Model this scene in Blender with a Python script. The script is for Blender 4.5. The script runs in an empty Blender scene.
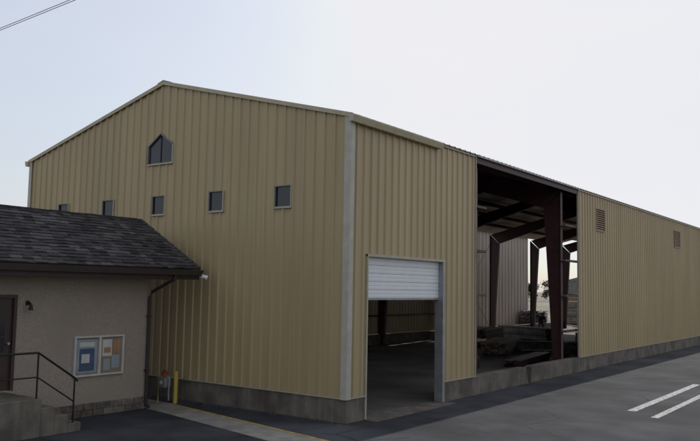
import bpy, bmesh, math, random
from mathutils import Vector, Matrix, Euler
random.seed(7)
S=bpy.context.scene
# ------------------------------------------------------------------ materials
def mat(name,c1,c2=None,scale=4.0,rough=0.7,metal=0.0,bump=0.0,bscale=40.0,detail=6,spec=0.5,c3=None,s3=0.5,attr=False,stretch=None,bdist=0.02,cracks=None,streak=None):
    m=bpy.data.materials.new(name); m.use_nodes=True
    nt=m.node_tree; N=nt.nodes; L=nt.links
    b=N['Principled BSDF']; b.inputs['Roughness'].default_value=rough; b.inputs['Metallic'].default_value=metal
    b.inputs['Specular IOR Level'].default_value=spec
    tc=N.new('ShaderNodeTexCoord'); src=tc.outputs['Object']
    if stretch:
        mp=N.new('ShaderNodeMapping'); mp.inputs['Scale'].default_value=stretch; L.new(src,mp.inputs['Vector']); src=mp.outputs['Vector']
    if c2 is None: c2=tuple(x*0.85 for x in c1)
    n=N.new('ShaderNodeTexNoise'); n.inputs['Scale'].default_value=scale; n.inputs['Detail'].default_value=detail; L.new(src,n.inputs['Vector'])
    r=N.new('ShaderNodeValToRGB'); r.color_ramp.elements[0].position=0.35; r.color_ramp.elements[1].position=0.65
    r.color_ramp.elements[0].color=(*c2,1); r.color_ramp.elements[1].color=(*c1,1); L.new(n.outputs['Fac'],r.inputs['Fac'])
    out=r.outputs['Color']
    if c3:
        n3=N.new('ShaderNodeTexNoise'); n3.inputs['Scale'].default_value=s3; n3.inputs['Detail'].default_value=5; L.new(tc.outputs['Object'],n3.inputs['Vector'])
        r3=N.new('ShaderNodeValToRGB'); r3.color_ramp.elements[0].position=0.48; r3.color_ramp.elements[1].position=0.62; L.new(n3.outputs['Fac'],r3.inputs['Fac'])
        mx=N.new('ShaderNodeMix'); mx.data_type='RGBA'; L.new(r3.outputs['Color'],mx.inputs['Factor']); L.new(out,mx.inputs['A']); mx.inputs['B'].default_value=(*c3,1); out=mx.outputs['Result']
    if streak:
        mp2=N.new('ShaderNodeMapping'); mp2.inputs['Scale'].default_value=(3.3,3.3,.12); L.new(tc.outputs['Object'],mp2.inputs['Vector'])
        n4=N.new('ShaderNodeTexNoise'); n4.inputs['Scale'].default_value=2.0; n4.inputs['Detail'].default_value=8; L.new(mp2.outputs['Vector'],n4.inputs['Vector'])
        r4=N.new('ShaderNodeValToRGB'); r4.color_ramp.elements[0].position=0.35; r4.color_ramp.elements[1].position=0.7; r4.color_ramp.elements[0].color=(streak,streak,streak,1); r4.color_ramp.elements[1].color=(1,1,1,1); L.new(n4.outputs['Fac'],r4.inputs['Fac'])
        mx=N.new('ShaderNodeMix'); mx.data_type='RGBA'; mx.blend_type='MULTIPLY'; mx.inputs['Factor'].default_value=1; L.new(out,mx.inputs['A']); L.new(r4.outputs['Color'],mx.inputs['B']); out=mx.outputs['Result']
    if cracks:
        ns=N.new('ShaderNodeTexNoise'); ns.inputs['Scale'].default_value=.22; ns.inputs['Detail'].default_value=10; ns.inputs['Roughness'].default_value=.66; L.new(tc.outputs['Object'],ns.inputs['Vector'])
        rs=N.new('ShaderNodeValToRGB'); rs.color_ramp.elements[0].position=.40; rs.color_ramp.elements[1].position=.60; rs.color_ramp.elements[0].color=(.58,.58,.58,1); rs.color_ramp.elements[1].color=(1.1,1.1,1.1,1); L.new(ns.outputs['Fac'],rs.inputs['Fac'])
        mx=N.new('ShaderNodeMix'); mx.data_type='RGBA'; mx.blend_type='MULTIPLY'; mx.inputs['Factor'].default_value=1; L.new(out,mx.inputs['A']); L.new(rs.outputs['Color'],mx.inputs['B']); out=mx.outputs['Result']
        nd=N.new('ShaderNodeTexNoise'); nd.inputs['Scale'].default_value=1.3; nd.inputs['Detail'].default_value=5; L.new(tc.outputs['Object'],nd.inputs['Vector'])
        mxv=N.new('ShaderNodeMix'); mxv.data_type='VECTOR'; mxv.inputs['Factor'].default_value=.25; L.new(tc.outputs['Object'],mxv.inputs['A']); L.new(nd.outputs['Color'],mxv.inputs['B'])
        vo=N.new('ShaderNodeTexVoronoi'); vo.feature='DISTANCE_TO_EDGE'; vo.inputs['Scale'].default_value=.42; L.new(mxv.outputs['Result'],vo.inputs['Vector'])
        lt=N.new('ShaderNodeMath'); lt.operation='LESS_THAN'; lt.inputs[1].default_value=.0042; L.new(vo.outputs['Distance'],lt.inputs[0])
        mk=N.new('ShaderNodeTexNoise'); mk.inputs['Scale'].default_value=.25; L.new(tc.outputs['Object'],mk.inputs['Vector'])
        gt=N.new('ShaderNodeMath'); gt.operation='GREATER_THAN'; gt.inputs[1].default_value=.47; L.new(mk.outputs['Fac'],gt.inputs[0])
        mu=N.new('ShaderNodeMath'); mu.operation='MULTIPLY'; L.new(lt.outputs[0],mu.inputs[0]); L.new(gt.outputs[0],mu.inputs[1])
        mx=N.new('ShaderNodeMix'); mx.data_type='RGBA'; L.new(mu.outputs[0],mx.inputs['Factor']); L.new(out,mx.inputs['A']); mx.inputs['B'].default_value=(*cracks,1); out=mx.outputs['Result']
    if attr:
        at=N.new('ShaderNodeAttribute'); at.attribute_name='tint'
        mx=N.new('ShaderNodeMix'); mx.data_type='RGBA'; mx.blend_type='MULTIPLY'; mx.inputs['Factor'].default_value=1; L.new(out,mx.inputs['A']); L.new(at.outputs['Color'],mx.inputs['B']); out=mx.outputs['Result']
    L.new(out,b.inputs['Base Color'])
    if bump>0:
        nb=N.new('ShaderNodeTexNoise'); nb.inputs['Scale'].default_value=bscale; nb.inputs['Detail'].default_value=4; L.new(src,nb.inputs['Vector'])
        bp=N.new('ShaderNodeBump'); bp.inputs['Strength'].default_value=bump; bp.inputs['Distance'].default_value=bdist; L.new(nb.outputs['Fac'],bp.inputs['Height']); L.new(bp.outputs['Normal'],b.inputs['Normal'])
    return m
M={}
M['siding']=mat('siding_tan_paint',(0.485,0.368,0.195),(0.445,0.336,0.175),scale=0.7,rough=0.42,bump=0.3,bscale=1.3,bdist=0.02,stretch=(1,1,0.35),streak=.90,attr=True)
M['trim']=mat('trim_paint',(0.46,0.41,0.31),rough=0.45)
M['ctrim']=mat('corner_trim_paint',(0.50,0.465,0.38),rough=0.45)
M['frame']=mat('window_frame_grey',(0.20,0.19,0.17),rough=0.45)
M['gutter']=mat('gutter_paint',(0.50,0.42,0.27),rough=0.4)
M['louver']=mat('vent_louver_brown',(0.30,0.18,0.10),rough=0.5)
M['roofsheet']=mat('roof_sheet_galvalume',(0.50,0.46,0.41),rough=0.45,metal=0.1)
M['steel']=mat('red_oxide_steel',(0.07,0.024,0.022),(0.05,0.018,0.017),rough=0.55)
M['galv']=mat('galvanised_steel',(0.36,0.36,0.36),(0.28,0.28,0.28),rough=0.45,metal=0.4)
M['white']=mat('white_paint',(0.82,0.82,0.82),(0.78,0.78,0.78),rough=0.4)
M['concrete']=mat('concrete',(0.23,0.195,0.15),(0.15,0.128,0.10),scale=2.5,rough=0.9,bump=0.5,bscale=30,c3=(0.12,0.10,0.08),s3=1.1,streak=.75)
M['apron']=mat('concrete_apron',(0.34,0.31,0.27),(0.25,0.23,0.20),scale=3,rough=0.9,bump=0.4,bscale=60,c3=(.20,.185,.165),s3=.8)
M['asphalt']=mat('asphalt',(0.064,0.066,0.075),(0.042,0.044,0.051),scale=0.9,rough=0.9,bump=0.9,bscale=110,detail=12,c3=(0.076,0.078,0.087),s3=0.35,bdist=0.014,cracks=(.014,.014,.015),spec=.35)
M['dirt']=mat('dirt_ground',(0.30,0.255,0.19),(0.21,0.175,0.13),scale=0.15,rough=0.95,c3=(0.17,0.16,0.10),s3=0.03)
M['floor']=mat('shop_floor',(0.20,0.175,0.15),(0.10,0.088,0.075),scale=0.8,rough=0.8,bump=0.3,bscale=12,c3=(.08,.07,.06),s3=.4)
M['line']=mat('worn_white_line',(0.60,0.60,0.59),(0.16,0.16,0.16),scale=9,rough=0.8)
M['yline']=mat('worn_yellow_line',(0.58,0.40,0.08),(0.26,0.20,0.10),scale=6,rough=0.8)
M['yellow']=mat('yellow_paint',(0.60,0.42,0.06),rough=0.5)
M['red']=mat('red_paint',(0.28,0.05,0.035),rough=0.6)
M['stucco']=mat('pebbledash_stucco',(0.46,0.38,0.30),(0.31,0.25,0.195),scale=42,rough=0.95,bump=0.7,bscale=85,c3=(0.36,0.295,0.235),s3=.8,detail=3)
M['stone']=mat('stone_base',(0.20,0.165,0.13),(0.11,0.09,0.07),scale=6,rough=0.9,bump=0.8,bscale=20,attr=True)
M['shingle']=mat('asphalt_shingle',(0.075,0.066,0.066),(0.04,0.035,0.035),scale=25,rough=0.9,bump=0.6,bscale=120,attr=True)
M['fascia']=mat('brown_fascia',(0.045,0.03,0.025),rough=0.6)
M['doorbrown']=mat('brown_door',(0.06,0.032,0.024),rough=0.5)
M['iron']=mat('black_iron',(0.02,0.02,0.02),rough=0.5,metal=0.3)
M['black']=mat('dark_rubber',(0.015,0.015,0.015),rough=0.7)
M['wood']=mat('lumber',(0.24,0.17,0.11),(0.13,0.095,0.065),scale=5,rough=0.8,attr=True)
M['greywood']=mat('weathered_material',(0.22,0.205,0.185),(0.12,0.115,0.105),scale=3,rough=0.85,attr=True)
M['woodpole']=mat('pole_wood',(0.10,0.07,0.05),rough=0.9)
M['shed']=mat('neighbour_panel',(0.54,0.45,0.37),(0.44,0.365,0.30),scale=1.5,rough=0.8,stretch=(1,1,0.1),streak=.7)
M['corkboard']=mat('cork_board',(0.30,0.22,0.14),rough=0.9)
M['paperw']=mat('paper_white',(0.62,0.60,0.55),rough=0.8)
M['paperb']=mat('poster_blue',(0.07,0.12,0.19),(0.05,0.08,0.14),rough=0.6)
M['paperg']=mat('poster_grey',(0.33,0.36,0.38),rough=0.7)
M['papero']=mat('paper_orange',(0.42,0.24,0.13),rough=0.7)
M['skin']=mat('skin',(0.42,0.25,0.18),rough=0.6)
M['jacket']=mat('jacket_cloth',(0.05,0.05,0.07),rough=0.9)
M['jeans']=mat('jeans_cloth',(0.045,0.06,0.10),rough=0.9)
M['hair']=mat('hair_dark',(0.03,0.02,0.015),rough=0.8)
M['leaf']=mat('foliage',(0.07,0.075,0.045),(0.045,0.05,0.03),scale=0.5,rough=0.8)
M['bark']=mat('bark',(0.09,0.07,0.05),rough=0.9)
g=bpy.data.materials.new('window_glass'); g.use_nodes=True
b=g.node_tree.nodes['Principled BSDF']; b.inputs['Base Color'].default_value=(0.03,0.03,0.035,1); b.inputs['Roughness'].default_value=0.08; b.inputs['Specular IOR Level'].default_value=0.5
M['glass']=g
# ------------------------------------------------------------------ helpers
def empty(name,loc=(0,0,0)):
    o=bpy.data.objects.new(name,None); S.collection.objects.link(o); o.location=loc; return o
class B:
    """accumulates geometry into one mesh"""
    def __init__(s): s.v=[]; s.f=[]; s.m=[]; s.t=[]; s.mats=[]
    def mi(s,k):
        if k not in s.mats: s.mats.append(k)
        return s.mats.index(k)
    def add(s,vs,fs,k,tint=1.0):
        o=len(s.v); s.v+= [tuple(v) for v in vs]; i=s.mi(k)
        for f in fs: s.f.append(tuple(x+o for x in f)); s.m.append(i); s.t.append(tint)
    def box(s,lo,hi,k,tint=1.0,mtx=None):
        x0,y0,z0=lo;x1,y1,z1=hi
        vs=[(x0,y0,z0),(x1,y0,z0),(x1,y1,z0),(x0,y1,z0),(x0,y0,z1),(x1,y0,z1),(x1,y1,z1),(x0,y1,z1)]
        if mtx: vs=[mtx@Vector(v) for v in vs]
        s.add(vs,[(3,2,1,0),(4,5,6,7),(0,1,5,4),(1,2,6,5),(2,3,7,6),(3,0,4,7)],k,tint)
    def prism(s,pts,axis,a,b,k,tint=1.0):
        def P(p,c): return {'x':(c,p[0],p[1]),'y':(p[0],c,p[1]),'z':(p[0],p[1],c)}[axis]
        n=len(pts); vs=[P(p,a) for p in pts]+[P(p,b) for p in pts]
        fs=[tuple(range(n)),tuple(range(2*n-1,n-1,-1))]+[(i,i+n,(i+1)%n+n,(i+1)%n) for i in range(n)]
        s.add(vs,fs,k,tint)
    def tube(s,pts,r,k,n=8,r2=None):
        pts=[Vector(p) for p in pts]; rings=[]
        for i,p in enumerate(pts):
            d=(pts[min(i+1,len(pts)-1)]-pts[max(i-1,0)]).normalized()
            u=d.cross(Vector((0,0,1)));
            if u.length<0.05: u=d.cross(Vector((1,0,0)))
            u.normalize(); w=d.cross(u).normalized()
            rr=r if r2 is None else r+(r2-r)*i/(len(pts)-1)
            rings.append([p+u*math.cos(2*math.pi*j/n)*rr+w*math.sin(2*math.pi*j/n)*rr for j in range(n)])
        vs=[v for R_ in rings for v in R_]; fs=[]
        for i in range(len(pts)-1):
            for j in range(n): fs.append((i*n+j,i*n+(j+1)%n,(i+1)*n+(j+1)%n,(i+1)*n+j))
        fs.append(tuple(range(n-1,-1,-1))); fs.append(tuple((len(pts)-1)*n+j for j in range(n)))
        s.add(vs,fs,k)
    def make(s,name,parent=None,smooth=False,bevel=0,fix=True):
        me=bpy.data.meshes.new(name); me.from_pydata(s.v,[],s.f)
        for k in s.mats: me.materials.append(M[k])
        me.polygons.foreach_set('material_index',s.m)
        ca=me.color_attributes.new('tint','FLOAT_COLOR','CORNER')
        for p,t in zip(me.polygons,s.t):
            for li in p.loop_indices: ca.data[li].color=(t,t,t,1)
        me.update()
        if fix:
            bm=bmesh.new(); bm.from_mesh(me); bmesh.ops.recalc_face_normals(bm,faces=bm.faces); bm.to_mesh(me); bm.free()
        if smooth: me.polygons.foreach_set('use_smooth',[True]*len(me.polygons))
        o=bpy.data.objects.new(name,me); S.collection.objects.link(o)
        if parent: o.parent=parent
        if bevel:
            md=o.modifiers.new('b','BEVEL'); md.width=bevel; md.segments=2; md.limit_method='ANGLE'
        return o
# corrugated wall ---------------------------------------------------
def ribbed(name,u0,u1,zb,zt,place,openings,k,parent,pitch=0.305,depth=0.034,extra=()):
    rt=random.Random(len(name)); tints=[rt.uniform(.95,1.04) for _ in range(80)]
    def off(u):
        f=(u-u0)%pitch
        for a,b_,c,d in ((0,.215,0,0),(.215,.237,0,1),(.237,.283,1,1),(.283,.305,1,0)):
            if f<=b_+1e-9: return depth*(c+(d-c)*(f-a)/(b_-a))
        return 0
    us=set([u0,u1]+list(extra))
    n=int((u1-u0)/pitch)+2
    for i in range(n):
        for q in (0,.107,.215,.237,.283):
            u=u0+i*pitch+q
            if u0<u<u1: us.add(round(u,5))
    for o in openings: us.add(o[0]); us.add(o[1])
    us=sorted(us); bb=B()
    for a,c in zip(us,us[1:]):
        if c-a<1e-5: continue
        mid=(a+c)/2; segs=[((zb,zb),(zt(a),zt(c)))]
        for o in sorted([o for o in openings if o[0]<mid<o[1]],key=lambda o:o[2](mid)):
            lo,hi=segs.pop()
            segs.append((lo,(o[2](a),o[2](c)))); segs.append(((o[3](a),o[3](c)),hi))
        for lo,hi in segs:
            if (hi[0]+hi[1])-(lo[0]+lo[1])<1e-3: continue
            bb.add([place(a,off(a),lo[0]),place(c,off(c),lo[1]),place(c,off(c),hi[1]),place(a,off(a),hi[0])],[(0,1,2,3)],k,tints[int((mid-u0)/.915)%80])
    return bb.make(name,parent,fix=False)
K=lambda v:(lambda u:v)
W=12.9; EV=6.90; RZ=8.56; SL=(RZ-EV)/(W/2); LEN=47.0
def roofz(x): return EV+SL*(W/2-abs(x+W/2))
# ================================================================== WAREHOUSE
wh=empty('metal_warehouse')
wins=[(-1.955,0.27),(-4.24,0.27),(-6.49,0.27),(-8.73,0.27),(-10.95,0.27)]
ops=[(c-h,c+h,K(4.88),K(5.42)) for c,h in wins]
PX0,PX1,PXM=-7.03,-5.96,-6.5
def ptop(x): return 6.82+(7.17-6.82)*(1-abs(x-PXM)/(PX1-PXM)) if x>PXM else 6.82+(7.17-6.82)*(1-abs(x-PXM)/(PXM-PX0))
ops.append((PX0,PX1,K(6.30),ptop))
ribbed('gable_siding',-W,0,0.55,roofz,lambda u,o,z:(u,-o,z),ops,'siding',wh,extra=(-W/2,PXM))
D0,D1,DT=0.70,4.38,3.78
ribbed('side_siding',0,6.2,0.55,K(EV),lambda u,o,z:(o,u,z),[(D0,D1,K(0.55),K(DT))],'siding',wh)
vents=[(16.8,17.85),(29.5,30.75)]
ribbed('side_siding_far',14.7,LEN,0.55,K(EV),lambda u,o,z:(o,u,z),[(a,b_,K(5.45),K(6.38)) for a,b_ in vents],'siding',wh)
ribbed('back_side_siding',0,26.8,0.55,K(EV),lambda u,o,z:(-W-o,u,z),[],'siding',wh)
# roof sheets
b=B()
for side in (0,1):
    xe=0.10 if side==0 else -W-0.10
    def zz(x): return roofz(max(-W,min(0,x)))+0.03-(SL*0.10 if (x>0 or x<-W) else 0)
    y=-0.06
    prof=[]
    while y<LEN:
        for q,o in ((0,0),(.215,0),(.237,.034),(.283,.034)): prof.append((y+q,o))
        y+=.305
    for (a,oa),(c,oc) in zip(prof,prof[1:]):
        b.add([(xe,a,zz(xe)+oa),(xe,c,zz(xe)+oc),(-W/2,c,RZ+.03+oc),(-W/2,a,RZ+.03+oa)],[(0,1,2,3)],'roofsheet')
b.make('roof_sheets',wh,fix=False)
b=B()
b.prism([(-W/2-.25,RZ+.02),(-W/2,RZ+.10),(-W/2+.25,RZ+.02),(-W/2,RZ+.075)],'y',-0.08,LEN,'trim'); b.make('ridge_cap',wh)
# trims
b=B()
b.box((-0.12,-0.052,0.52),(0.052,-0.036,EV+.02),'ctrim'); b.box((0.036,-0.036,0.52),(0.052,0.12,EV+.02),'ctrim')
b.box((-W-0.052,-0.052,0.52),(-W+.10,-0.036,EV),'ctrim')
b.make('corner_trim',wh,bevel=0.004)
b=B()
for s in (1,-1):
    x0=0.10 if s==1 else -W-0.10
    def P(x,dz): return (x,roofz(max(-W,min(0,x)))+dz-(SL*.1 if x>0 or x<-W else 0))
    b.prism([P(x0,-0.035),P(x0,0.068),(-W/2,RZ+.068),(-W/2,RZ-.035)],'y',-0.075,-0.045,'gutter')
    b.prism([P(x0,-0.03),P(x0,-0.015),(-W/2,RZ-.015),(-W/2,RZ-.03)],'y',-0.045,-0.036,'fascia')
b.make('rake_trim',wh)
b=B()
b.prism([(0.04,EV-.16),(0.15,EV-.16),(0.19,EV-.03),(0.19,EV-.0),(0.175,EV-.0),(0.14,EV-.14),(0.055,EV-.14),(0.055,EV+.0),(0.04,EV+.0)],'y',-0.12,3.98,'gutter')
b.prism([(0.04,EV-.16),(0.15,EV-.16),(0.19,EV-.03),(0.19,EV-.0),(0.04,EV)],'y',3.98,3.99,'gutter')
b.prism([(0.04,EV-.16),(0.15,EV-.16),(0.19,EV-.03),(0.19,EV-.0),(0.04,EV)],'y',-0.13,-0.12,'ctrim')
b.prism([(-W-0.04,EV-.16),(-W-0.15,EV-.16),(-W-0.19,EV-.03),(-W-0.19,EV-.0),(-W-0.04,EV)],'y',-0.13,26.8,'gutter')
b.make('eave_gutter',wh)
b=B()
b.box((0.037,3.99,EV-.05),(0.06,6.2,EV+.0),'gutter')
b.box((0.037,14.7,EV-.05),(0.06,LEN,EV+.0),'gutter')
b.box((-0.05,6.2,EV-.20),(0.02,14.7,EV-.02),'steel')
b.box((0.03,6.2,EV-.03),(0.105,14.7,EV+.0),'galv')
b.box((-0.02,6.17,0.55),(0.045,6.20,EV),'trim')
b.box((-0.02,14.70,0.55),(0.045,14.73,EV),'trim')
for y0,y1 in ((0,D0),(D1,6.2),(14.7,LEN)):
    b.box((0.036,y0+.12 if y0==0 else y0,0.53),(0.05,y1,0.56),'trim')
b.make('eave_and_edge_trim',wh)
b=B(); b.box((-W+.10,-0.05,0.53),(-0.12,-0.036,0.56),'trim'); b.make('gable_base_flashing',wh)
# windows
for c,h in wins:
    b=B(); x0,x1,z0,z1=c-h,c+h,4.88,5.42
    t=.028
    b.box((x0,-.050,z0),(x0+t,.05,z1),'frame'); b.box((x1-t,-.050,z0),(x1,.05,z1),'trim')
    b.box((x0+t,-.050,z0),(x1-t,.05,z0+t),'trim'); b.box((x0+t,-.050,z1-t),(x1-t,.05,z1),'frame')
    b.box((x0-.01,-.060,z0-.02),(x1+.01,-.036,z0-.001),'trim')
    b.box((x0+t,.0,z0+t),(x1-t,.012,z1-t),'glass')
    b.box((x0+t,-.02,z0+t),(x0+t+.03,-.001,z1-t),'black'); b.box((x1-t-.03,-.02,z0+t),(x1-t,-.001,z1-t),'black')
    b.make('small_window',wh)
b=B()
out=[(PX0,6.30),(PX1,6.30),(PX1,6.82),(PXM,7.17),(PX0,6.82)]
cx,cz=PXM,6.68
inn=[(cx+(x-cx)*.93,cz+(z-cz)*.93) for x,z in out]
for i in range(5):
    j=(i+1)%5; b.prism([out[i],out[j],inn[j],inn[i]],'y',-.055,.03,'frame' if i in(2,3,4) else 'trim')
b.prism(inn,'y',0.0,.012,'glass'); b.box((PX0-.01,-.062,6.28),(PX1+.01,-.036,6.299),'trim')
b.box((cx-.012,-.02,6.35),(cx+.012,-.001,7.1),'fascia')
b.make('pentagon_window',wh)
# louvres
for a,c in vents:
    b=B()
    b.box((-.02,a,5.45),(.05,a+.04,6.38),'louver'); b.box((-.02,c-.04,5.45),(.05,c,6.38),'louver')
    b.box((-.02,a+.04,5.45),(.05,c-.04,5.49),'louver'); b.box((-.02,a+.04,6.34),(.05,c-.04,6.38),'louver')
    b.box((-.03,a,5.45),(-.021,c,6.38),'black')
    z=5.49
    while z<6.30:
        b.prism([(.045,z),(.045,z+.012),(-.015,z+.085),(-.015,z+.073)],'y',a+.04,c-.04,'louver'); z+=.085
    b.make('louver_vent',wh)
# concrete stem wall
b=B()
b.box((-W,0.0,0),(-0.30,0.28,0.53),'concrete')
b.box((-0.30,0.0,0),(0.02,D0-.02,0.53),'concrete')
b.box((-0.28,D1+.02,0),(0.02,9.85,0.53),'concrete')
b.prism([(9.85,0),(9.99,0),(9.90,.30),(9.85,.53)],'x',-0.28,0.02,'concrete')
b.prism([(10.22,0),(10.5,0),(10.5,.53),(10.30,.50),(10.26,.3)],'x',-0.28,0.02,'concrete')
b.box((-0.28,10.5,0),(0.02,LEN,0.53),'concrete')
b.box((-W,0.28,0),(-W+.28,LEN,0.53),'concrete')
b.make('concrete_stem_wall',wh,bevel=0.012)
b=B(); b.box((-W+.28,0.28,-.1),(-0.28,LEN,0.02),'floor'); b.make('shop_floor_slab',wh)
b=B(); b.box((-0.28,D0-.02,-.1),(0.35,D1+.02,0.018),'concrete'); b.make('door_threshold',wh)
# steel frames
def ibeam(b,A,Bp,C_,D_,y,k,fw=.2,t=.016):
    b.prism([A,Bp,C_,D_],'y',y-.006,y+.006,k)
    for P,Q,s in ((A,Bp,1),(D_,C_,-1)):
        d=(Vector((Q[0]-P[0],Q[1]-P[1]))).normalized(); nn=Vector((-d.y,d.x))*t
        m=Vector(((A[0]+C_[0])/2-P[0],(A[1]+C_[1])/2-P[1]))
        if nn.dot(m)>0: nn=-nn
        b.prism([P,Q,(Q[0]+nn.x,Q[1]+nn.y),(P[0]+nn.x,P[1]+nn.y)],'y',y-fw/2,y+fw/2,k)
frames=[0.35,6.7,13.65,20.2,26.8,33.5,40.3,46.8]
for y in frames:
    b=B()
    for mir in (0,1):
        f=(lambda p:p) if mir==0 else (lambda p:(-W-p[0],p[1]))
        ibeam(b,f((-.24,0.02)),f((-.24,6.68)),f((-.86,6.10)),f((-.50,0.02)),y,'steel')
        ibeam(b,f((-.30,6.70)),f((-W/2,8.29)),f((-W/2,7.85)),f((-.86,6.12)),y,'steel')
        b.box(*( ((-.6,y-.15,.02),(-.18,y+.15,.045)) if mir==0 else ((-W+.18,y-.15,.02),(-W+.6,y+.15,.045)) ),'steel')
    b.make('steel_portal_frame',wh)
b=B()
x=-1.2
while x>-W+.5:
    if abs(x+W/2)>.2:
        z=roofz(x)-.24
        b.box((x-.03,0.1,z),(x+.03,LEN-.1,z+.012),'steel'); b.box((x-.004,.1,z+.012),(x+.004,LEN-.1,z+.19),'steel'); b.box((x-.03,.1,z+.19),(x+.03,LEN-.1,z+.202),'steel')
    x-=1.27
b.make('roof_purlins',wh)
b=B()
def girt(y0,y1,z,xx=-.02,w=.2):
    b.box((xx-w,y0,z),(xx,y1,z+.012),'steel'); b.box((xx-.01,y0,z+.012),(xx-.002,y1,z+.07),'steel'); b.box((xx-w,y0,z+.012),(xx-w+.008,y1,z+.07),'steel')
for z in (1.5,2.8,4.1,5.4):
    girt(D1 if z<3.78 else .3,7.0,z); girt(13.5,LEN-.3,z)
    girt(.3,26.7,z,xx=-W+.22)
for z in (1.5,2.8,4.1,5.8): b.box((-W+.3,.04,z),(-.3,.22,z+.012),'steel'); b.box((-W+.3,.04,z+.012),(-.3,.05,z+.07),'steel')
b.box((-.22,D0-.13,0.02),(-.03,D0-.03,3.9),'steel'); 
b.make('wall_girts',wh)
b=B()
for x in (-3.2,-6.45,-9.7): b.box((x-.1,.06,.0),(x+.1,.32,roofz(x)-.25),'steel')
b.make('gable_posts',wh)
b=B(); b.tube([(-W+.3,26.9,.4),(-W+.3,33.4,6.2)],.012,'steel',6); b.tube([(-W+.3,26.9,6.2),(-W+.3,33.4,.4)],.012,'steel',6); b.make('brace_rods',wh)
# roll-up door
b=B()
b.box((-.05,D1-.13,0.02),(.05,D1-.02,DT),'galv'); b.box((-.20,D1-.13,0.02),(-.05,D1-.10,DT),'galv')
b.box((-.05,D1-.02,0.02),(.045,D1,DT),'trim')
b.box((-.05,D0,0.02),(.045,D0+.05,DT),'trim')
b.box((-.05,D0,DT-.06),(.06,D1,DT),'trim')
b.make('door_jamb_frame',wh,bevel=.004)
b=B()
z=2.76
for i in range(5):
    b.box((-.14,D0+.05,z),(-.10,D1-.13,z+.188),'white')
    b.box((-.10,D0+.05,z+.02),(-.094,D1-.13,z+.075),'white'); b.box((-.10,D0+.05,z+.10),(-.094,D1-.13,z+.165),'white')
    z+=.194
b.box((-.145,D0+.05,2.71),(-.092,D1-.13,2.758),'galv')
b.make('roll_up_door',wh,bevel=.003)
b=B(); b.tube([(-.45,D0,4.05),(-.45,D1,4.05)],.22,'galv',14); b.make('door_drum',wh)
# ================================================================== HOUSE
hs=empty('stucco_office_building')
hx=-4.9; hy1=-1.5; hy0=-15.0; hxb=-8.3
b=B()
dy0,dy1,dz0,dz1=-5.92,-4.95,0.76,2.72
b.box((hxb,hy0,0),(hx,dy0,3.2),'stucco'); b.box((hxb,dy1,0),(hx,hy1,3.2),'stucco')
b.box((hxb,dy0,0),(hx,dy1,dz0),'stucco'); b.box((hxb,dy0,dz1),(hx,dy1,3.2),'stucco')
b.make('stucco_walls',hs)
b=B()
for row in range(2):
    y=-4.05-.1*row
    while y<hy1-.02:
        l=random.uniform(.22,.4); y2=min(y+l,hy1+.03)
        b.box((hx+.001,max(y,-4.05)+.006,.0+row*.15+.004),(hx+.03+random.uniform(0,.012),y2-.006,.146+row*.15),'stone',random.uniform(.7,1.3)); y=y2
b.make('stone_plinth',hs,bevel=.006)
b=B()
b.box((hx-.10,dy0,dz0),(hx+.02,dy0+.07,dz1),'doorbrown'); b.box((hx-.10,dy1-.07,dz0),(hx+.02,dy1,dz1),'doorbrown'); b.box((hx-.10,dy0+.07,dz1-.07),(hx+.02,dy1-.07,dz1),'doorbrown')
b.box((hx-.09,dy0+.07,dz0),(hx-.04,dy1-.07,dz1-.07),'doorbrown')
b.box((hx-.04,dy0+.22,1.55),(hx-.03,dy1-.22,2.5),'glass')
for z in (1.84,2.16): b.box((hx-.03,dy0+.22,z),(hx-.015,dy1-.22,z+.025),'doorbrown')
b.box((hx-.03,(dy0+dy1)/2-.012,1.55),(hx-.014,(dy0+dy1)/2+.012,2.5),'doorbrown')
b.tube([(hx-.03,dy1-.15,1.72),(hx+.03,dy1-.15,1.72)],.03,'galv')
b.make('brown_entry_door',hs)
# roof
ex=-4.2; ez=3.38; rx=-6.2; rz=4.66; ye=-0.55; yr=-0.85
b=B()
sl=math.hypot(ex-rx,rz-ez); dirx=(rx-ex)/sl; dirz=(rz-ez)/sl
nrm=Vector((dirz,0,-dirx)); 
rows=17; rh=sl/rows
def yend(t): return ye+(yr-ye)*t/sl
for r_ in range(rows):
    t0=r_*rh; t1=t0+rh*1.15
    y=hy0-.5+random.uniform(0,.2); ymax=yend(t0)
    while y<ymax-.02:
        wdt=random.uniform(.14,.30); y2=min(y+wdt,ymax); th=random.uniform(.014,.036); dt=random.uniform(-.014,.014)
        p0=Vector((ex,0,ez))+Vector((dirx,0,dirz))*(t0+dt); p1=Vector((ex,0,ez))+Vector((dirx,0,dirz))*min(t1,sl)
        a0=p0+nrm*th; a1=p1+nrm*.004
        q=[(p0.x,y,p0.z),(p0.x,y2,p0.z),(p1.x,y2,p1.z),(p1.x,y,p1.z),(a0.x,y,a0.z),(a0.x,y2,a0.z),(a1.x,y2,a1.z),(a1.x,y,a1.z)]
        b.add(q,[(4,5,6,7),(0,1,5,4),(1,2,6,5),(3,0,4,7)],'shingle',random.choice([.5,.75,1,1,1.25,1.8])*random.uniform(.85,1.1)); y=y2
b.make('front_roof_shingles',hs)
b=B()
bx=2*rx-ex
b.add([(ex,hy0-.5,ez-.005),(ex,ye,ez-.005),(rx,yr,rz-.005),(rx,hy0-.5,rz-.005)],[(0,1,2,3)],'shingle')
b.add([(rx,hy0-.5,rz),(rx,yr,rz),(bx,ye,ez),(bx,hy0-.5,ez)],[(0,1,2,3)],'shingle')
b.add([(ex,ye,ez-.006),(bx,ye,ez-.006),(rx,yr,rz-.006)],[(0,1,2)],'shingle')
b.box((bx,hy0-.5,3.14),(ex-.03,ye-.03,3.20),'fascia')
y=hy0-.5
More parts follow.
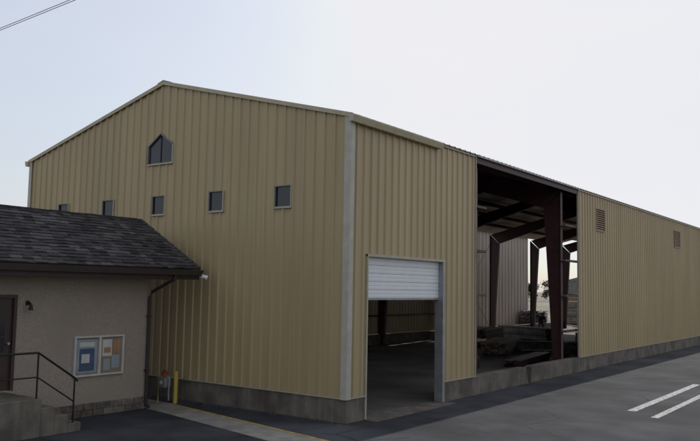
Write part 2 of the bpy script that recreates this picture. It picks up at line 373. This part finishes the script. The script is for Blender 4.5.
while y<yr-.05:
    b.box((rx-.09,y,rz-.02),(rx+.05,min(y+.24,yr),rz+.03+random.uniform(0,.012)),'shingle',random.uniform(.7,1.4)); y+=.25
for i in range(9):
    t=i/9; t2=(i+1)/9; b.tube([(ex+(rx-ex)*t,ye+(yr-ye)*t,ez+(rz-ez)*t+.02),(ex+(rx-ex)*t2,ye+(yr-ye)*t2,ez+(rz-ez)*t2+.005)],.045,'shingle',6)
b.make('roof_deck_and_soffit',hs,fix=False)
b=B()
b.box((ex-.03,hy0-.5,3.12),(ex-.004,ye,3.36),'fascia'); b.box((bx,ye-.03,3.12),(ex-.03,ye,3.36),'fascia')
b.prism([(ex,3.22),(ex+.09,3.22),(ex+.12,3.36),(ex+.105,3.36),(ex+.08,3.235),(ex+.012,3.235),(ex+.012,3.36),(ex,3.36)],'y',hy0-.5,ye+.03,'fascia')
b.make('fascia_gutter',hs)
b=B()
b.tube([(ex+.05,-1.35,3.22),(ex+.02,-1.36,3.12),(hx+.10,-1.52,2.80),(hx+.06,-1.545,2.68),(hx+.06,-1.545,.12),(hx+.16,-1.52,.05)],.04,'fascia',8)
b.box((hx+.0,-1.60,2.2),(hx+.10,-1.49,2.23),'fascia'); b.box((hx+.0,-1.60,.9),(hx+.10,-1.49,.93),'fascia')
b.make('downspout',hs,smooth=False)
b=B()
b.box((ex-.02,ye+.001,3.17),(ex+.10,ye+.03,3.29),'white'); b.tube([(ex+.06,ye+.03,3.22),(ex+.16,ye+.12,3.17)],.03,'white',10,r2=.06)
b.make('eave_floodlight',hs)
b=B(); b.tube([(hx,-4.72,2.55),(hx+.1,-4.72,2.55),(hx+.14,-4.72,2.50)],.02,'iron'); b.tube([(hx+.14,-4.72,2.52),(hx+.14,-4.72,2.40)],.025,'iron',10,r2=.05); b.box((hx,-4.76,2.5),(hx+.02,-4.68,2.60),'iron'); b.make('wall_lamp',hs)
# steps
st=empty('entry_steps')
b=B()
b.box((hx+.002,-7.6,0),(-3.55,-5.12,.74),'concrete')
for i in range(3):
    b.box((hx+.032,-5.12+i*.30,0),(-3.55,-4.82+i*.30,.555-i*.185),'concrete')
b.make('concrete_landing_and_treads',st,bevel=.015)
b=B()
xr=-3.62
for (y,z0,z1) in ((-7.4,.74,1.62),(-6.3,.74,1.62),(-5.2,.74,1.62),(-4.37,.18,1.07)): b.tube([(xr,y,z0),(xr,y,z1)],.018,'iron')
b.tube([(xr,-7.4,1.62),(xr,-5.2,1.62),(xr,-4.37,1.07),(xr,-4.30,1.0)],.022,'iron'); b.tube([(xr,-7.4,1.15),(xr,-5.2,1.15),(xr,-4.37,.60)],.015,'iron')
b.make('iron_handrail',st)
# bulletin board
bb_=empty('bulletin_board')
b=B(); y0,y1,z0,z1=-3.56,-2.24,.90,1.80; X=hx+.003
b.box((X,y0,z0),(X+.06,y1,z0+.04),'paperw'); b.box((X,y0,z1-.04),(X+.06,y1,z1),'paperw'); b.box((X,y0,z0+.04),(X+.06,y0+.04,z1-.04),'paperw'); b.box((X,y1-.04,z0+.04),(X+.06,y1,z1-.04),'paperw')
ym=(y0+y1)/2; b.box((X,ym-.03,z0+.04),(X+.06,ym+.03,z1-.04),'paperw')
b.box((X,y0+.04,z0+.04),(X+.02,y1-.04,z1-.04),'corkboard')
b.make('case_frame',bb_,bevel=.004)
b=B(); x=X+.021
def sheet(a,c,d,e,k,dx=0): b.box((x+dx,a,d),(x+dx+.004,c,e),k)
sheet(y0+.07,ym-.06,z0+.08,z1-.08,'paperg'); sheet(y0+.14,ym-.13,z0+.12,z0+.62,'paperb',.005); sheet(y0+.19,y0+.40,z0+.30,z0+.5,'paperw',.010); sheet(y0+.14,ym-.13,z0+.66,z0+.76,'paperw',.005)
sheet(ym+.08,ym+.34,z0+.42,z1-.10,'paperw'); sheet(ym+.38,y1-.09,z0+.50,z1-.12,'papero'); sheet(ym+.12,ym+.30,z0+.10,z0+.36,'paperg'); sheet(ym+.34,y1-.10,z0+.14,z0+.44,'paperg'); sheet(ym+.12,ym+.3,z0+.5,z0+.62,'papero',.005)
b.make('pinned_notices',bb_)
# gas meter & bollards
gm=empty('gas_meter')
b=B()
b.tube([(-5.35,-.75,0),(-5.35,-.75,.62),(-5.28,-.75,.70),(-5.2,-.75,.70)],.02,'yellow'); b.tube([(-5.02,-.75,.70),(-4.95,-.75,.66),(-4.95,-.75,.1)],.02,'galv')
b.box((-5.24,-.85,.42),(-5.0,-.65,.66),'galv'); b.tube([(-5.12,-.86,.54),(-5.12,-.88,.54)],.05,'paperw',12); b.tube([(-5.12,-.75,.70),(-5.12,-.75,.78)],.09,'red',12); b.box((-5.16,-.79,.78),(-5.08,-.71,.84),'red')
b.make('meter_body_and_pipes',gm,bevel=.01)
for x,y,h in ((-4.98,-.50,.80),(-5.62,-.95,.85)):
    bo=empty('yellow_bollard',(x,y,0)); b=B(); b.tube([(0,0,0),(0,0,h-.04),(0,0,h-.015)],.055,'yellow',16); b.tube([(0,0,h-.015),(0,0,h)],.045,'yellow',16,r2=.02); b.make('steel_post',bo,smooth=False)
# ================================================================== GROUND
def sheetobj(name,pts,z,k):
    b=B(); b.add([(x,y,z) for x,y in pts],[tuple(range(len(pts)))],k); return b.make(name,fix=False)
sheetobj('ground',[(-1500,-1500),(1500,-1500),(1500,1500),(-1500,1500)],-0.006,'dirt')
sheetobj('asphalt_yard',[(-30,-40),(28,-40),(28,140),(0.0,140),(0.0,0.0),(-30,0.0)],0.0,'asphalt')
sheetobj('concrete_apron',[(-7.5,-.38),(-4.9,-.60),(.75,-1.66),(3.2,-2.1),(3.2,-2.75),(.4,-2.55),(-4.2,-1.62),(-7.5,-1.2)],0.004,'apron')
b=B(); b.add([(-5.0,-.60,.008),(3.2,-2.12,.008),(3.2,-2.22,.008),(-5.0,-.70,.008)],[(0,1,2,3)],'yline'); b.make('yellow_line',fix=False)
for x0,x1,ya,yb in ((4.2,4.42,6.4,13.8),(4.96,5.14,5.7,11.1),(5.0,5.16,13.6,19.0)):
    b=B(); b.add([(x0,ya,.004),(x1,ya,.004),(x1,yb,.004),(x0,yb,.004)],[(0,1,2,3)],'line'); b.make('painted_white_line',fix=False)
b=B(); rg=random.Random(3)
for i in range(500):
    if rg.random()<.7: x=0.02+abs(rg.gauss(0,.16)); y=rg.uniform(4.5,40)
    else: y=-abs(rg.gauss(0,.06))-.01; x=rg.uniform(-6.5,0)
    s=rg.uniform(.004,.010); b.box((x-s,y-s,0),(x+s*rg.uniform(.5,1.4),y+s,s*rg.uniform(.6,1.2)),'greywood',rg.uniform(.5,1.3))
b.make('loose_gravel')
# ================================================================== things in the yard behind
nb=empty('neighbouring_warehouse')
ribbed('panel_wall',28,50,0,K(7.6),lambda u,o,z:(-17+o,u,z),[],'shed',nb,pitch=0.61,depth=.05)
b=B(); b.box((-30,28,0),(-17.06,50,7.55),'shed'); b.box((-30.2,27.8,7.6),(-16.8,50.2,7.75),'trim'); b.make('building_body_and_coping',nb)
def lumber(name,x,y,nx_,nz_,L_,rot,k='wood',s=1.0):
    e=empty(name,(x,y,0.02)); e.rotation_euler=(0,0,rot); b=B()
    for i in range(3): b.box((0,-L_/2+.4+i*(L_-.9)/2,0),(nx_*.16,-L_/2+.5+i*(L_-.9)/2,.09),k)
    for j in range(nz_):
        for i in range(nx_):
            if j>nz_-3 and random.random()<.25: continue
            d=random.uniform(-.16,.16); b.box((i*.16,-L_/2+d,.092+j*.10),(i*.16+.145,L_/2+d,.092+j*.10+.09),k,random.uniform(.5,1.4))
    b.make('stacked_boards',e); return e
lumber('lumber_stack',-6.5,20.5,8,5,4.5,.3); lumber('lumber_stack',-4.4,24.0,6,4,5,-.9,'greywood'); lumber('lumber_stack',-9.0,30.0,9,7,4,1.2,'greywood'); lumber('lumber_stack',-6.6,37.5,12,10,4,.9,'wood')
lumber('steel_stack',-3.2,16.5,5,2,5,.15,'steel'); lumber('steel_stack',-4.6,14.2,4,3,4,.5,'steel'); lumber('lumber_stack',-2.6,21.5,7,6,3,-.2,'greywood'); lumber('lumber_stack',-9.6,24.5,9,8,4,.2,'wood'); lumber('lumber_stack',-5.2,29.5,10,7,3,.5,'wood')
for i,(x,y,nx_,nz_,L_,r_) in enumerate(((-12.5,51,16,16,4,.6),(-9,53,14,18,4,1.4),(-15,55,14,20,4,.9),(-17,62,14,24,5,1.4),(-12,60,18,22,5,.2),(-20,68,20,22,6,.7),(-14.5,70,18,28,6,1.2),(-8,64,18,24,5,.5),(-17,49,12,12,3,.3),(-7,58,14,20,5,.1),(-11,75,24,24,7,.4))):
    lumber('pallet_stack',x,y,nx_,nz_,L_,r_,'greywood' if i%3 else 'wood')
def pole(x,y,h):
    e=empty('utility_pole',(x,y,0)); b=B(); b.tube([(0,0,-.3),(0,0,h)],.16,'woodpole',10,r2=.11); b.box((-1.1,-.06,h-.9),(1.1,.06,h-.78),'woodpole')
    for q in (-.95,-.4,.4,.95): b.tube([(q,0,h-.78),(q,0,h-.62)],.04,'galv',8)
    b.make('pole_and_crossarm',e); return e
pole(-45,.8,12.2).rotation_euler=(0,0,1.5); pole(38,-4.0,12.2).rotation_euler=(0,0,1.5)
w=empty('overhead_power_line'); b=B()
for dy,dz in ((0.10,0),(.17,-0.02)):
    pts=[]
    for i in range(33):
        t=i/32; X_=-45+83*t; pts.append((X_,.8-4.8*t+dy,11.75-1.15*4*t*(1-t)*.45+dz))
    b.tube(pts,.010,'black',5)
b.make('cables',w)
pole(-27,92,10)
fs=empty('distant_shed'); b=B(); b.prism([(-34,0),(-20,0),(-20,4.2),(-27,6.0),(-34,4.2)],'y',100,116,'greywood'); b.box((-29,99.9,0),(-25,99.98,3.4),'fascia'); b.box((-33,99.9,1.5),(-31,99.98,2.6),'fascia'); b.make('shed_body_and_doors',fs)
def tree(x,y,h,seed,leafn=1500):
    rnd=random.Random(seed); e=empty('background_tree',(x,y,0)); b=B()
    b.tube([(0,0,-.2),(.1,0,h*.25),(0,.1,h*.55)],h*.03,'bark',8,r2=h*.012)
    cl=[]
    for i in range(13):
        a=rnd.uniform(0,6.28); z=h*rnd.uniform(.25,.85); rr=h*rnd.uniform(.12,.38); p=(math.cos(a)*rr,math.sin(a)*rr,z); cl.append((p,h*rnd.uniform(.14,.22)))
        b.tube([(0,0,h*rnd.uniform(.2,.5)),p],h*.012,'bark',5,r2=h*.004)
    for i in range(leafn):
        p,r_=rnd.choice(cl); d=Vector((rnd.gauss(0,1),rnd.gauss(0,1),rnd.gauss(0,.8))); d=d.normalized()*r_*rnd.uniform(.3,1.1); c=Vector(p)+d; s=h*.03
        u=Vector((rnd.uniform(-1,1),rnd.uniform(-1,1),rnd.uniform(-1,1))).normalized(); v=u.cross(Vector((rnd.uniform(-1,1),.3,1))).normalized()
        b.add([c-u*s-v*s*.6,c+u*s-v*s*.6,c+u*s+v*s*.6,c-u*s+v*s*.6],[(0,1,2,3)],'leaf')
    b.make('trunk_and_crown',e,fix=False)
k=0
for x,y,h in ((-90,190,6),(-80,200,5.5),(-72,195,6),(-64,205,5),(-98,200,6),(-56,200,6),(-108,196,6),(-86,196,5),(-68,199,5)):
    k+=1; tree(x,y,h,k)
# ================================================================== PERSON (bending over)
pe=empty('worker_bending_over',(-10.2,36.2,0.02)); pe.rotation_euler=(0,0,math.radians(-60))
def skin(name,verts,edges,rad,m,parent,root=0):
    me=bpy.data.meshes.new(name); me.from_pydata(verts,edges,[]); me.materials.append(M[m]); o=bpy.data.objects.new(name,me); S.collection.objects.link(o); o.parent=parent
    sk=o.modifiers.new('s','SKIN'); 
    for i,r_ in enumerate(rad):
        me.skin_vertices[0].data[i].radius=(r_,r_) if not isinstance(r_,tuple) else r_
    me.skin_vertices[0].data[root].use_root=True
    ss=o.modifiers.new('ss','SUBSURF'); ss.levels=2; ss.render_levels=2; sk.use_smooth_shade=True
    return o
skin('trousers',[(0,0,.88),(0,.10,.84),(.12,.11,.48),(-.02,.12,.10),(0,-.10,.84),(.14,-.12,.48),(.02,-.13,.10),(.05,0,.97)],[(0,1),(1,2),(2,3),(0,4),(4,5),(5,6),(0,7)],[.12,.10,.07,.05,.10,.07,.05,.13],'jeans',pe)
skin('jacket',[(.05,0,.95),(.20,0,1.10),(.40,0,1.24),(.47,0,1.27),(.40,.19,1.20),(.52,.22,.98),(.60,.16,.76),(.40,-.19,1.20),(.54,-.22,.97),(.62,-.15,.78)],[(0,1),(1,2),(2,3),(2,4),(4,5),(5,6),(2,7),(7,8),(8,9)],[.13,.15,.15,.08,.075,.055,.042,.075,.055,.042],'jacket',pe)
skin('head',[(.47,0,1.28),(.52,0,1.31),(.58,0,1.35),(.64,0,1.36)],[(0,1),(1,2),(2,3)],[.055,.06,.095,.085],'skin',pe)
skin('hair',[(.54,0,1.39),(.60,0,1.425),(.66,0,1.42)],[(0,1),(1,2)],[.07,.085,.06],'hair',pe)
b=B()
b.box((.705,-.012,1.33),(.735,.012,1.36),'skin')
for s in (-1,1): b.box((.57,s*.09-.01,1.32),(.60,s*.09+.01,1.37),'skin'); b.box((.708,s*.035-.012,1.365),(.718,s*.035+.012,1.378),'black')
b.box((.70,-.025,1.295),(.712,.025,1.303),'hair')
b.make('face_features',pe)
for nm,hx_,hy_,hz in (('left_hand',.60,.16,.74),('right_hand',.62,-.15,.76)):
    skin(nm+'_palm',[(hx_,hy_,hz),(hx_+.02,hy_,hz-.08)],[(0,1)],[.03,.036],'skin',pe)
    for q in range(4): skin(nm+'_finger',[(hx_+.02,hy_-.03+q*.02,hz-.09),(hx_+.035,hy_-.032+q*.022,hz-.13),(hx_+.02,hy_-.032+q*.022,hz-.165+abs(q-1.5)*.006)],[(0,1),(1,2)],[.009,.0085,.007],'skin',pe)
    skin(nm+'_thumb',[(hx_+.035,hy_,hz-.03),(hx_+.07,hy_,hz-.06),(hx_+.07,hy_,hz-.10)],[(0,1),(1,2)],[.011,.010,.008],'skin',pe)
for s in (.12,-.13): skin('work_boot',[(-.04,s,.06),(.06,s,.05),(.17,s,.035)],[(0,1),(1,2)],[.05,.045,.035],'black',pe)
# ================================================================== LIGHT, SKY, CAMERA
el=math.radians(38); az=math.radians(8.1)     # azimuth from +Y toward -X
sd=Vector((-math.sin(az)*math.cos(el),math.cos(az)*math.cos(el),math.sin(el)))
sun=bpy.data.lights.new('sun','SUN'); sun.energy=2.3; sun.angle=math.radians(.6); sun.color=(1,.95,.88)
so=bpy.data.objects.new('sun',sun); S.collection.objects.link(so); so.rotation_euler=sd.to_track_quat('Z','Y').to_euler(); so.location=(0,0,40)
wd=bpy.data.worlds.new('World'); S.world=wd; wd.use_nodes=True; nt=wd.node_tree; bg=nt.nodes['Background']
sk=nt.nodes.new('ShaderNodeTexSky'); sk.sky_type='NISHITA'; sk.sun_disc=False; sk.sun_elevation=el; sk.sun_rotation=-az; sk.air_density=1.0; sk.dust_density=2.8; sk.ozone_density=1.0
mn=nt.nodes.new('ShaderNodeVectorMath'); mn.operation='MINIMUM'; mn.inputs[1].default_value=(8.3,7.8,7.5)
nt.links.new(sk.outputs[0],mn.inputs[0])
tc=nt.nodes.new('ShaderNodeTexCoord'); mp=nt.nodes.new('ShaderNodeMapping'); mp.inputs['Scale'].default_value=(1,1,3.0); nt.links.new(tc.outputs['Generated'],mp.inputs['Vector'])
nz=nt.nodes.new('ShaderNodeTexNoise'); nz.inputs['Scale'].default_value=1.6; nz.inputs['Detail'].default_value=5; nz.inputs['Roughness'].default_value=.5; nt.links.new(mp.outputs['Vector'],nz.inputs['Vector'])
mr=nt.nodes.new('ShaderNodeMapRange'); mr.inputs['To Min'].default_value=.42; mr.inputs['To Max'].default_value=.72; mr.inputs['From Min'].default_value=.3; mr.inputs['From Max'].default_value=.7; nt.links.new(nz.outputs['Fac'],mr.inputs['Value'])
mx=nt.nodes.new('ShaderNodeMix'); mx.data_type='RGBA'; nt.links.new(mr.outputs['Result'],mx.inputs['Factor']); nt.links.new(mn.outputs[0],mx.inputs['A']); mx.inputs['B'].default_value=(6.3,6.65,7.35,1)
nt.links.new(mx.outputs['Result'],bg.inputs['Color']); bg.inputs['Strength'].default_value=.12
cam=bpy.data.cameras.new('camera'); co=bpy.data.objects.new('camera',cam); S.collection.objects.link(co)
a=math.radians(36.2); p=math.radians(5); r=math.radians(1.05)
F=Vector((-math.sin(a)*math.cos(p),math.cos(a)*math.cos(p),math.sin(p))); R0=Vector((math.cos(a),math.sin(a),0)); U0=R0.cross(F)
R=math.cos(r)*R0+math.sin(r)*U0; U=-math.sin(r)*R0+math.cos(r)*U0
mt=Matrix((( R.x,U.x,-F.x,10.13),(R.y,U.y,-F.y,-13.8),(R.z,U.z,-F.z,3.0),(0,0,0,1))); co.matrix_world=mt
cam.sensor_width=36; cam.lens=36*764/700; cam.clip_end=5000; cam.clip_start=.1
S.camera=co
S.view_settings.view_transform='Standard'; S.view_settings.look='None'; S.view_settings.exposure=0
